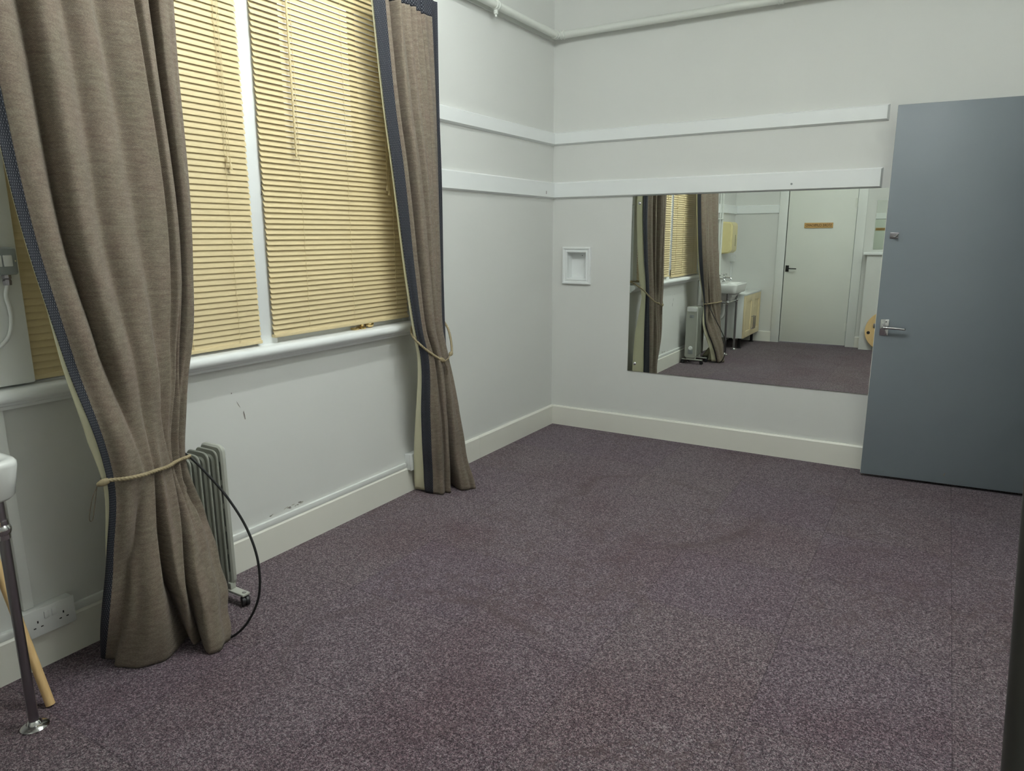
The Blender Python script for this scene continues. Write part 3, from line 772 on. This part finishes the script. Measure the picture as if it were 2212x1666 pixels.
MB().tube(spline([(0.05, -3.425, 1.215), (0.045, -3.432, 1.18), (0.040, -3.425, 1.14), (0.038, -3.426, 1.10), (0.038, -3.440, 1.06), (0.038, -3.475, 1.03), (0.036, -3.53, 1.01)], 8), 0.0052, 10).build('cable', 'plastic_white', iso)

# ------------------------------------------------------------------ niche frame on the mirror wall
nf = thing('niche_frame', (0.19, 0, 1.016), 'small white moulded frame with a recess beside the room corner', 'wall niche')
def ring(m, o, i, yo, yi):
    """o,i: (x0,x1,z0,z1) rectangles at depth yo, yi"""
    a = [(o[0], yo, o[2]), (o[1], yo, o[2]), (o[1], yo, o[3]), (o[0], yo, o[3])]
    b = [(i[0], yi, i[2]), (i[1], yi, i[2]), (i[1], yi, i[3]), (i[0], yi, i[3])]
    m.add(a+b, [[k, (k+1) % 4, 4+(k+1) % 4, 4+k] for k in range(4)])
def grow(r, d): return (r[0]-d, r[1]+d, r[2]-d, r[3]+d)
R0 = (NX0, NX1, NZ0, NZ1)
m = MB(); prof = [(0.037, 0.001), (0.037, -0.014), (0.034, -0.020), (0.026, -0.020), (0.023, -0.016), (0.021, -0.012), (0.012, -0.010), (0.010, -0.015), (0.004, -0.015), (0.0, -0.010), (0.0, 0.004)]
for (d0, y0), (d1, y1) in zip(prof, prof[1:]): ring(m, grow(R0, d0), grow(R0, d1), y0, y1)
m.build('frame', 'trim_white', nf, angle=25)
m = MB(); ring(m, R0, grow(R0, -0.006), 0.004, 0.050)
q = grow(R0, -0.006); m.add([(q[0], .05, q[2]), (q[1], .05, q[2]), (q[1], .05, q[3]), (q[0], .05, q[3])], [[0, 1, 2, 3]])
m.build('recess', 'trim_white', nf, angle=25)
MB().lathe([(0.0035, 0), (0.0035, 0.001)], (0.205, 0.0495, 1.205), (0, -1, 0), 12).build('screw_hole', 'plastic_grey', nf)

# ------------------------------------------------------------------ big mirror
mr = MB().box(0.582, -0.006, 0.4445, 2.125, -0.0005, 1.5858).build('wall_mirror', 'mirror')
tag(mr, 'large frameless rectangular mirror fixed below the lower rail', 'mirror')
for x in (0.631, 2.078):
    for z in (0.497, 1.541):
        MB().lathe([(0.010, 0), (0.010, 0.002), (0.006, 0.005), (0.001, 0.006)], (x, -0.0058, z), (0, -1, 0), 16).build('dome_screw', 'chrome', mr)

# ------------------------------------------------------------------ painted pipes
pp = thing('painted_pipe', (0.06, -2.0, 2.59), 'white painted pipe running round the corner above the upper rail', 'pipe')
PZ = 2.600
run = [(0.055, NY+0.05, PZ), (0.055, -0.085, PZ)] + [tuple(p) for p in spline([(0.055, -0.085, PZ), (0.060, -0.062, PZ), (0.085, -0.055, PZ)], 6)] + [(0.085, -0.055, PZ), (RX-0.02, -0.055, PZ)]
cl = [run[0]]
for p in run[1:]:
    if (Vector(p)-Vector(cl[-1])).length > 1e-4: cl.append(p)
MB().tube(cl, 0.0225, 16).build('pipe', 'pipe_paint', pp)
def collar(c, ax): return MB().lathe([(0.0225, -0.016), (0.0265, -0.015), (0.0275, -0.012), (0.0275, -0.008), (0.024, -0.006), (0.024, 0.006), (0.0275, 0.008), (0.0275, 0.012), (0.0265, 0.015), (0.0225, 0.016)], c, ax, 20)
collar((0.055, -0.092, PZ), (0, 1, 0)).build('elbow_collar', 'pipe_paint', pp)
collar((0.092, -0.055, PZ), (1, 0, 0)).build('elbow_collar', 'pipe_paint', pp)
def clip_left(y):
    c = collar((0.055, y, PZ), (0, 1, 0)); c.tube([(0.0, y, PZ), (0.04, y, PZ)], 0.008, 10)
    c.box(0.046, y-0.010, PZ-0.050, 0.066, y+0.010, PZ-0.018, .004).tube([(0.056, y, PZ-0.062), (0.056, y, PZ-0.048)], 0.006, 8)
    c.build('pipe_clip', 'pipe_paint', pp)
clip_left(-0.80); clip_left(-2.2); clip_left(-3.6)
for x in (1.43, 2.5):
    c = collar((x, -0.055, PZ), (1, 0, 0)); c.tube([(x, 0, PZ), (x, -0.04, PZ)], 0.008, 10); c.build('pipe_clip', 'pipe_paint', pp)
tag(MB().box(0.0, -4.15, 2.576, 0.014, -0.03, 2.602, .002).build('conduit', 'pipe_paint'), 'thin white conduit on the wall just under the painted pipe', 'conduit')

# ------------------------------------------------------------------ open grey door
ang = math.atan2(0.067, 0.7665)
TD = Matrix.Translation((2.0585, -0.142, 0)) @ Matrix.Rotation(ang, 4, 'Z')        # local x along the leaf from its free edge, y towards the wall
DWID = 0.772
leaf = MB(TD).box(0, 0, 0.016, DWID, 0.038, 1.985, .0025).build('door_1', 'door_grey')
tag(leaf, 'open grey flush door standing against the mirror wall', 'door', None, 'structure')
e = MB(TD).box(-0.0012, 0.004, 0.02, 0.0, 0.0365, 1.98).build('door_edge', 'skirting_cream', leaf)
h = MB(TD).box(0.022, -0.0045, 0.805, 0.064, 0.0, 0.893, .002).build('lever_handle', 'chrome', leaf)
m = MB(TD); m.lathe([(0.014, 0), (0.014, 0.006), (0.010, 0.010), (0.009, 0.034)], (0.042, -0.004, 0.850), (0, -1, 0), 18)
m.tube([tuple(p) for p in spline([(0.042, -0.036, 0.850), (0.060, -0.041, 0.851), (0.100, -0.040, 0.850), (0.142, -0.036, 0.846)], 8)], [0.0085]*8 + [0.0075]*8 + [0.0065]*8 + [0.005], 12).sphere((0.042, -0.036, 0.850), 0.0095)
m.build('lever', 'chrome', h)
m = MB(TD)
for z in (0.818, 0.880): m.lathe([(0.004, 0), (0.0035, 0.0012), (0.001, 0.0015)], (0.050, -0.0045, z), (0, -1, 0), 10)
m.build('screw', 'chrome_dull', h)
k = MB(TD).box(0.024, -0.003, 1.318, 0.064, 0.0, 1.350, .001).build('coat_hook', 'chrome_dull', leaf)
m = MB(TD).tube([tuple(p) for p in spline([(0.044, -0.003, 1.333), (0.046, -0.020, 1.326), (0.055, -0.030, 1.332), (0.058, -0.032, 1.342)], 6)], 0.0042, 10)
m.build('hook', 'chrome', k)
for (x, z, w, hh) in ((0.405, 0.068, 0.005, 0.012), (0.115, 0.045, 0.004, 0.0025)):
    MB(TD).add([(x-w*0.6, -0.0006, z-hh), (x+w*0.2, -0.0006, z-hh*0.6), (x+w, -0.0006, z+hh), (x, -0.0006, z+hh*0.7), (x-w, -0.0006, z-hh*0.2)], [[0, 1, 2, 3, 4]]).build('paint_chip', 'chip_dark', leaf)
for z in (0.25, 1.0, 1.75): MB(TD).tube([(DWID+0.004, 0.008, z-0.05), (DWID+0.004, 0.008, z+0.05)], 0.007, 10).build('hinge', 'chrome_dull', leaf)
fr = MB().box(RX-0.014, -0.95, 0, RX+0.13, -0.86, 2.02, .004).box(RX-0.014, -0.95, 2.02, RX+0.13, -0.03, 2.11, .004).box(RX-0.014, -0.055, 0, RX+0.13, -0.022, 2.02, .004)
struct(fr.build('trim_7', 'frame_white'), 'white frame around the open doorway', 'door frame')

# ------------------------------------------------------------------ store cupboard door wall (seen in the mirror)
d2o = MB().box(DX0+0.006, NY-0.045, 0.012, DX1-0.006, NY-0.005, 1.992, .002).build('door_2', 'door_white')
tag(d2o, 'white flush store cupboard door with a wooden sign, seen in the mirror', 'door', None, 'structure')
hp = MB().box(0.652, NY-0.005, 0.885, 0.690, NY+0.003, 0.962, .001).build('lever_handle', 'dark_metal', d2o)
MB().tube([(0.671, NY, 0.925), (0.671, NY+0.045, 0.925), (0.69, NY+0.05, 0.925), (0.785, NY+0.048, 0.924)], 0.0065, 10).build('lever', 'dark_metal', hp)
for z in (1.70, 0.235):
    MB().tube([(1.397, NY+0.004, z-0.05), (1.397, NY+0.004, z+0.05)], 0.006, 10).box(1.372, NY-0.006, z-0.05, 1.422, NY-0.0035, z+0.05).build('hinge', 'door_white', d2o)
ar = MB().box(0.532, NY-0.05, 0, DX0, NY+0.018, 2.0, .004).box(DX1, NY-0.05, 0, 1.503, NY+0.018, 2.0, .004).box(0.532, NY-0.05, 2.0, 1.503, NY+0.018, 2.10, .004)
struct(ar.build('trim_8', 'frame_white'), 'white frame around the store cupboard door, seen in the mirror', 'door frame')
sg = MB().box(0.833, NY-0.0045, 1.412, 1.154, NY+0.006, 1.474, .002).build('door_sign', 'wood_sign')
tag(sg, 'small wooden sign reading STORE CUPBOARD on the white door', 'sign')
tx = bpy.data.curves.new('sign_text', 'FONT'); tx.body = 'STORE CUPBOARD'; tx.size = 0.042; tx.extrude = 0.0012; tx.align_x = 'CENTER'; tx.align_y = 'CENTER'
to = bpy.data.objects.new('tmp_text', tx); COL.objects.link(to)
to.matrix_world = Matrix.Translation((0.9935, NY+0.0066, 1.443)) @ Matrix.Rotation(math.pi, 4, 'Z') @ Matrix.Rotation(math.pi/2, 4, 'X')
bpy.context.view_layer.update()
me = bpy.data.meshes.new_from_object(to.evaluated_get(bpy.context.evaluated_depsgraph_get()))
wv = [to.matrix_world @ v.co for v in me.vertices]
xs = [v.x for v in wv]; sc = 0.290/(max(xs)-min(xs)); cxm = (max(xs)+min(xs))/2
MB().add([(0.9935+(v.x-cxm)*sc, v.y, v.z) for v in wv], [list(p.vertices) for p in me.polygons]).build('sign_text', 'letter_brown', sg)
bpy.data.objects.remove(to)

# dado box with ledge and small mirror over it
lg = MB().box(1.562, NY, 0.0, RX, -4.80, 1.102).build('trim_9', 'wall_paint')
struct(lg, 'boxed-in lower wall under the white ledge, seen in the mirror', 'boxing')
struct(MB().box(1.524, NY, 1.102, RX, -4.775, 1.132, .004).build('trim_10', 'trim_white'), 'white ledge on top of the boxed-in lower wall, seen in the mirror', 'ledge')
tag(MB().box(1.603, NY, 1.162, 2.15, NY+0.006, 1.716).build('wall_mirror', 'mirror'), 'small frameless mirror above the white ledge, itself seen in the big mirror', 'mirror')
# round board leaning against the boxing
rb = thing('round_board', (1.85, -4.73, 0.0), 'round pale wooden board leaning by the store cupboard door, seen in the mirror', 'board')
R = 0.235; lean = Matrix.Translation((1.853, -4.733, 0.006)) @ Matrix.Rotation(math.radians(8), 4, 'X')
MB(lean).lathe([(R-0.003, -0.009), (R, -0.006), (R, 0.006), (R-0.003, 0.009)], (0, 0, R), (0, 1, 0), 64).build('disc', 'wood_pale', rb)
MB(lean).lathe([(0.018, 0), (0.018, 0.001)], (-0.195, 0.0092, R-0.03), (0, 1, 0), 20).build('hole', 'plastic_dark', rb)
MB(lean).box(-0.150, 0.009, R+0.03, -0.110, 0.018, R+0.08, .002).build('bracket', 'chrome_dull', rb)

# ------------------------------------------------------------------ wash basin on chrome legs
bs = thing('wash_basin', (0.2, -3.84, 0.0), 'white ceramic wash basin on chrome legs at the left edge', 'wash basin')
def sect(x0, x1, y0, y1, z, r, n=7):
    cx, cy, hx, hy = (x0+x1)/2, (y0+y1)/2, (x1-x0)/2, (y1-y0)/2
    r = min(r, hx*0.98, hy*0.98)
    return [(p[0], p[1], z) for p in rrect(cx, cy, hx, hy, r, n)]
def loft(m, secs, cap0=True, cap1=True):
    n = len(secs[0]); vs = [p for s in secs for p in s]; fs = []
    for q in range(len(secs)-1):
        for i in range(n): fs.append([q*n+i, q*n+(i+1) % n, (q+1)*n+(i+1) % n, (q+1)*n+i])
    if cap0: fs.append(list(range(n))[::-1])
    if cap1: fs.append([(len(secs)-1)*n+i for i in range(n)])
    m.add(vs, fs)
BY0, BY1 = -4.105, -3.600
m = MB()
loft(m, [sect(0.05, 0.24, BY0+.15, BY1-.15, .565, .09), sect(0.02, 0.30, BY0+.10, BY1-.10, .60, .10), sect(0.0, 0.325, BY0+.075, BY1-.075, .66, .08),
         sect(0.0, 0.360, BY0+.040, BY1-.040, .688, .05), sect(0.0, 0.378, BY0+.016, BY1-.016, .692, .045), sect(0.0, 0.384, BY0+.009, BY1-.009, .700, .045), sect(0.0, 0.398, BY0, BY1, .780, .045), sect(0.0, 0.398, BY0+.001, BY1-.001, .789, .045), sect(0.004, 0.392, BY0+.006, BY1-.006, .796, .042),
         sect(0.012, 0.380, BY0+.018, BY1-.018, .797, .04), sect(0.195, 0.365, BY0+.045, BY1-.045, .786, .07), sect(0.205, 0.350, BY0+.06, BY1-.06, .74, .08), sect(0.225, 0.325, BY0+.11, BY1-.11, .68, .07), sect(0.245, 0.30, BY0+.2, BY1-.2, .655, .03)])
m.build('bowl', 'ceramic', bs, angle=50)
for y in (-3.985, -3.70):
    t = MB().lathe([(0.022, 0), (0.020, 0.006), (0.012, 0.010), (0.011, 0.050), (0.015, 0.054), (0.013, 0.064), (0.007, 0.070), (0.007, 0.086)], (0.150, y, 0.797), (0, 0, 1), 18)
    t.tube([tuple(p) for p in spline([(0.155, y, 0.842), (0.190, y, 0.848), (0.228, y, 0.842), (0.242, y, 0.822)], 6)], 0.009, 10)
    tp = t.build('tap', 'chrome', bs)
    MB().tube([(0.120, y, 0.888), (0.180, y, 0.888)], 0.0055, 8).tube([(0.150, y-0.03, 0.888), (0.150, y+0.03, 0.888)], 0.0055, 8).sphere((0.150, y, 0.889), 0.010).sphere((0.120, y, .888), .008).sphere((0.180, y, .888), .008).sphere((0.150, y-.03, .888), .008).sphere((0.150, y+.03, .888), .008).build('cross_handle', 'chrome', tp)
for y in (-3.632, -4.048):
    lgg = MB().tube([(0.297, y, 0.008), (0.297, y, 0.70)], 0.0125, 16).build('leg', 'chrome_dull', bs)
    MB().lathe([(0.036, 0.0), (0.036, 0.003), (0.032, 0.007), (0.020, 0.012), (0.016, 0.020), (0.014, 0.022)], (0.297, y, 0.0), (0, 0, 1), 26).build('floor_flange', 'chrome', lgg)
    MB().sphere((0.297, y, 0.592), 0.0215, 20).lathe([(0.016, -0.026), (0.017, 0.0), (0.016, 0.026)], (0.297, y, 0.592), (0, 0, 1), 16).build('joint', 'chrome', lgg)
    MB().tube([(0.0, y, 0.592), (0.297, y, 0.592)], 0.0095, 12).build('side_bar', 'chrome', bs)
MB().tube([(0.297, -4.048, 0.592), (0.297, -3.632, 0.592)], 0.0095, 12).build('towel_bar', 'chrome', bs)
MB().tube([tuple(p) for p in spline([(0.2, -3.84, 0.575), (0.2, -3.84, 0.45), (0.17, -3.84, 0.40), (0.12, -3.84, 0.44), (0.0, -3.84, 0.46)], 8)], 0.018, 14).build('waste_pipe', 'plastic_white', bs)
tag(MB().tube([(0.240, -3.562, 0.004), (0.045, -3.606, 0.672)], 0.0125, 16).build('wooden_rod', 'wood_pale'), 'pale round wooden rod leaning behind the basin leg', 'rod')

# ------------------------------------------------------------------ things beyond the basin, seen in the mirror
cb = thing('base_cabinet', (0.19, -4.51, 0.0), 'white base cabinet with two maple shaker doors beside the basin', 'cabinet')
CY0, CY1 = -4.915, -4.115
MB().box(0.019, CY0, 0.128, 0.365, CY1, 0.634, .001).box(0.002, CY0, 0.634, 0.386, CY1, 0.652, .001).build('carcass', 'melamine_white', cb)
for i, (a, b) in enumerate(((CY0+.002, -4.517), (-4.513, CY1-.002))):
    dm = MB(); st = 0.075
    dm.box(0.366, a, 0.131, 0.385, a+st, 0.632, .0015).box(0.366, b-st, 0.131, 0.385, b, 0.632, .0015).box(0.366, a+st, 0.131, 0.385, b-st, 0.131+st, .0015).box(0.366, a+st, 0.632-st, 0.385, b-st, 0.632, .0015).box(0.368, a+st-.002, 0.131+st-.002, 0.376, b-st+.002, 0.632-st+.002)
    dd = dm.build('cabinet_door', 'wood_maple', cb)
    yy = b-0.036 if i == 0 else a+0.036
    MB().tube([(0.385, yy, 0.21), (0.412, yy, 0.21), (0.412, yy, 0.36), (0.385, yy, 0.36)], 0.006, 8).build('bar_handle', 'chrome_dull', dd)
for x in (0.06, 0.32):
    for y in (CY0+.08, CY1-.08):
        MB().lathe([(0.030, 0), (0.030, 0.006), (0.018, 0.012), (0.018, 0.115), (0.03, 0.128)], (x, y, 0), (0, 0, 1), 16).build('leg', 'plastic_dark', cb)
ds = thing('towel_dispenser', (0.06, -4.49, 1.11), 'cream paper towel dispenser high on the wall beyond the basin', 'towel dispenser')
dy0, dy1 = -4.615, -4.357
pf = [(0, 1.108), (0.085, 1.118), (0.112, 1.14)] + [(0.122, 1.16), (0.122, 1.44), (0.118, 1.462), (0.106, 1.478), (0.085, 1.487), (0.0, 1.492)]
bm = bmesh.new()
va = [bm.verts.new((p[0], dy0, p[1])) for p in pf]; vb = [bm.verts.new((p[0], dy1, p[1])) for p in pf]
bm.faces.new(va[::-1]); bm.faces.new(vb)
for i in range(len(pf)): bm.faces.new([va[i], va[(i+1) % len(pf)], vb[(i+1) % len(pf)], vb[i]])
bmesh.ops.bevel(bm, geom=[e for e in bm.edges if abs(e.verts[0].co.y-e.verts[1].co.y) < 1e-6 and max(e.verts[0].co.x, e.verts[1].co.x) > 0.01], offset=0.014, segments=3, affect='EDGES', clamp_overlap=True)
MB().bm(bm).build('cover', 'dispenser_cream', ds)
MB().box(0.1215, dy0+0.085, 1.20, 0.1228, dy0+0.100, 1.335, .0004).build('sight_slot', 'plastic_dark', ds)
fs = thing('fused_spur', (0.02, -4.84, 1.0), 'white fused switch box in the corner below the towel dispenser', 'switch')
MB().box(0.0, -4.888, 1.003, 0.044, -4.802, 1.089, .003).build('box', 'plastic_white', fs)
MB().box(0.043, -4.866, 1.03, 0.047, -4.846, 1.06, .001).build('rocker', 'plastic_white', fs)
MB().box(0.0, -4.852, 0.66, 0.018, -4.836, 1.003, .002).build('trunking', 'plastic_white', fs)
vp = MB().tube([(0.030, -4.225, 0.80), (0.030, -4.225, 2.57)], 0.0125, 12)
for z in (1.52, 2.2): vp.box(0.0, -4.243, z-0.006, 0.046, -4.150, z+0.006, .002)
tag(vp.tube([(0.022, -4.160, 0.80), (0.022, -4.160, 2.57)], 0.008, 10).build('supply_pipes', 'pipe_paint'), 'white vertical supply pipes on the wall above the basin, seen in the mirror', 'pipes')

# ------------------------------------------------------------------ dark pole at the right edge
cs = thing('metal_pole', (2.52, -3.45, 0), 'dark grey metal pole at the right edge of the frame', 'pole')
MB().tube([(2.529, -3.45, 0.02), (2.437, -3.45, 1.62)], 0.0155, 20).build('pole', 'pole_grey', cs)
MB().lathe([(0.15, 0), (0.15, 0.008), (0.13, 0.016), (0.02, 0.024), (0.018, 0.05)], (2.524, -3.45, 0), (0, 0, 1), 36).build('base', 'pole_grey', cs)

# ------------------------------------------------------------------ ceiling lamps
for i, (x, y0, y1) in enumerate(TUBES):
    lt = thing('ceiling_light', (x, (y0+y1)/2, CEIL), ('fluorescent batten on the ceiling nearer the window', 'fluorescent batten on the ceiling nearer the doorway')[i], 'ceiling light', 'fluorescent battens on the ceiling')
    MB().box(x-0.03, y0-0.02, CEIL-0.05, x+0.03, y1+0.02, CEIL, .004).build('batten', 'plastic_white', lt)
    MB().tube([(x, y0, CEIL-0.078), (x, y1, CEIL-0.078)], 0.019, 12).build('tube', 'tube', lt)
    for y in (y0-0.01, y1+0.01): MB().box(x-0.022, y-0.012, CEIL-0.10, x+0.022, y+0.012, CEIL-0.05, .003).build('lamp_holder', 'plastic_white', lt)
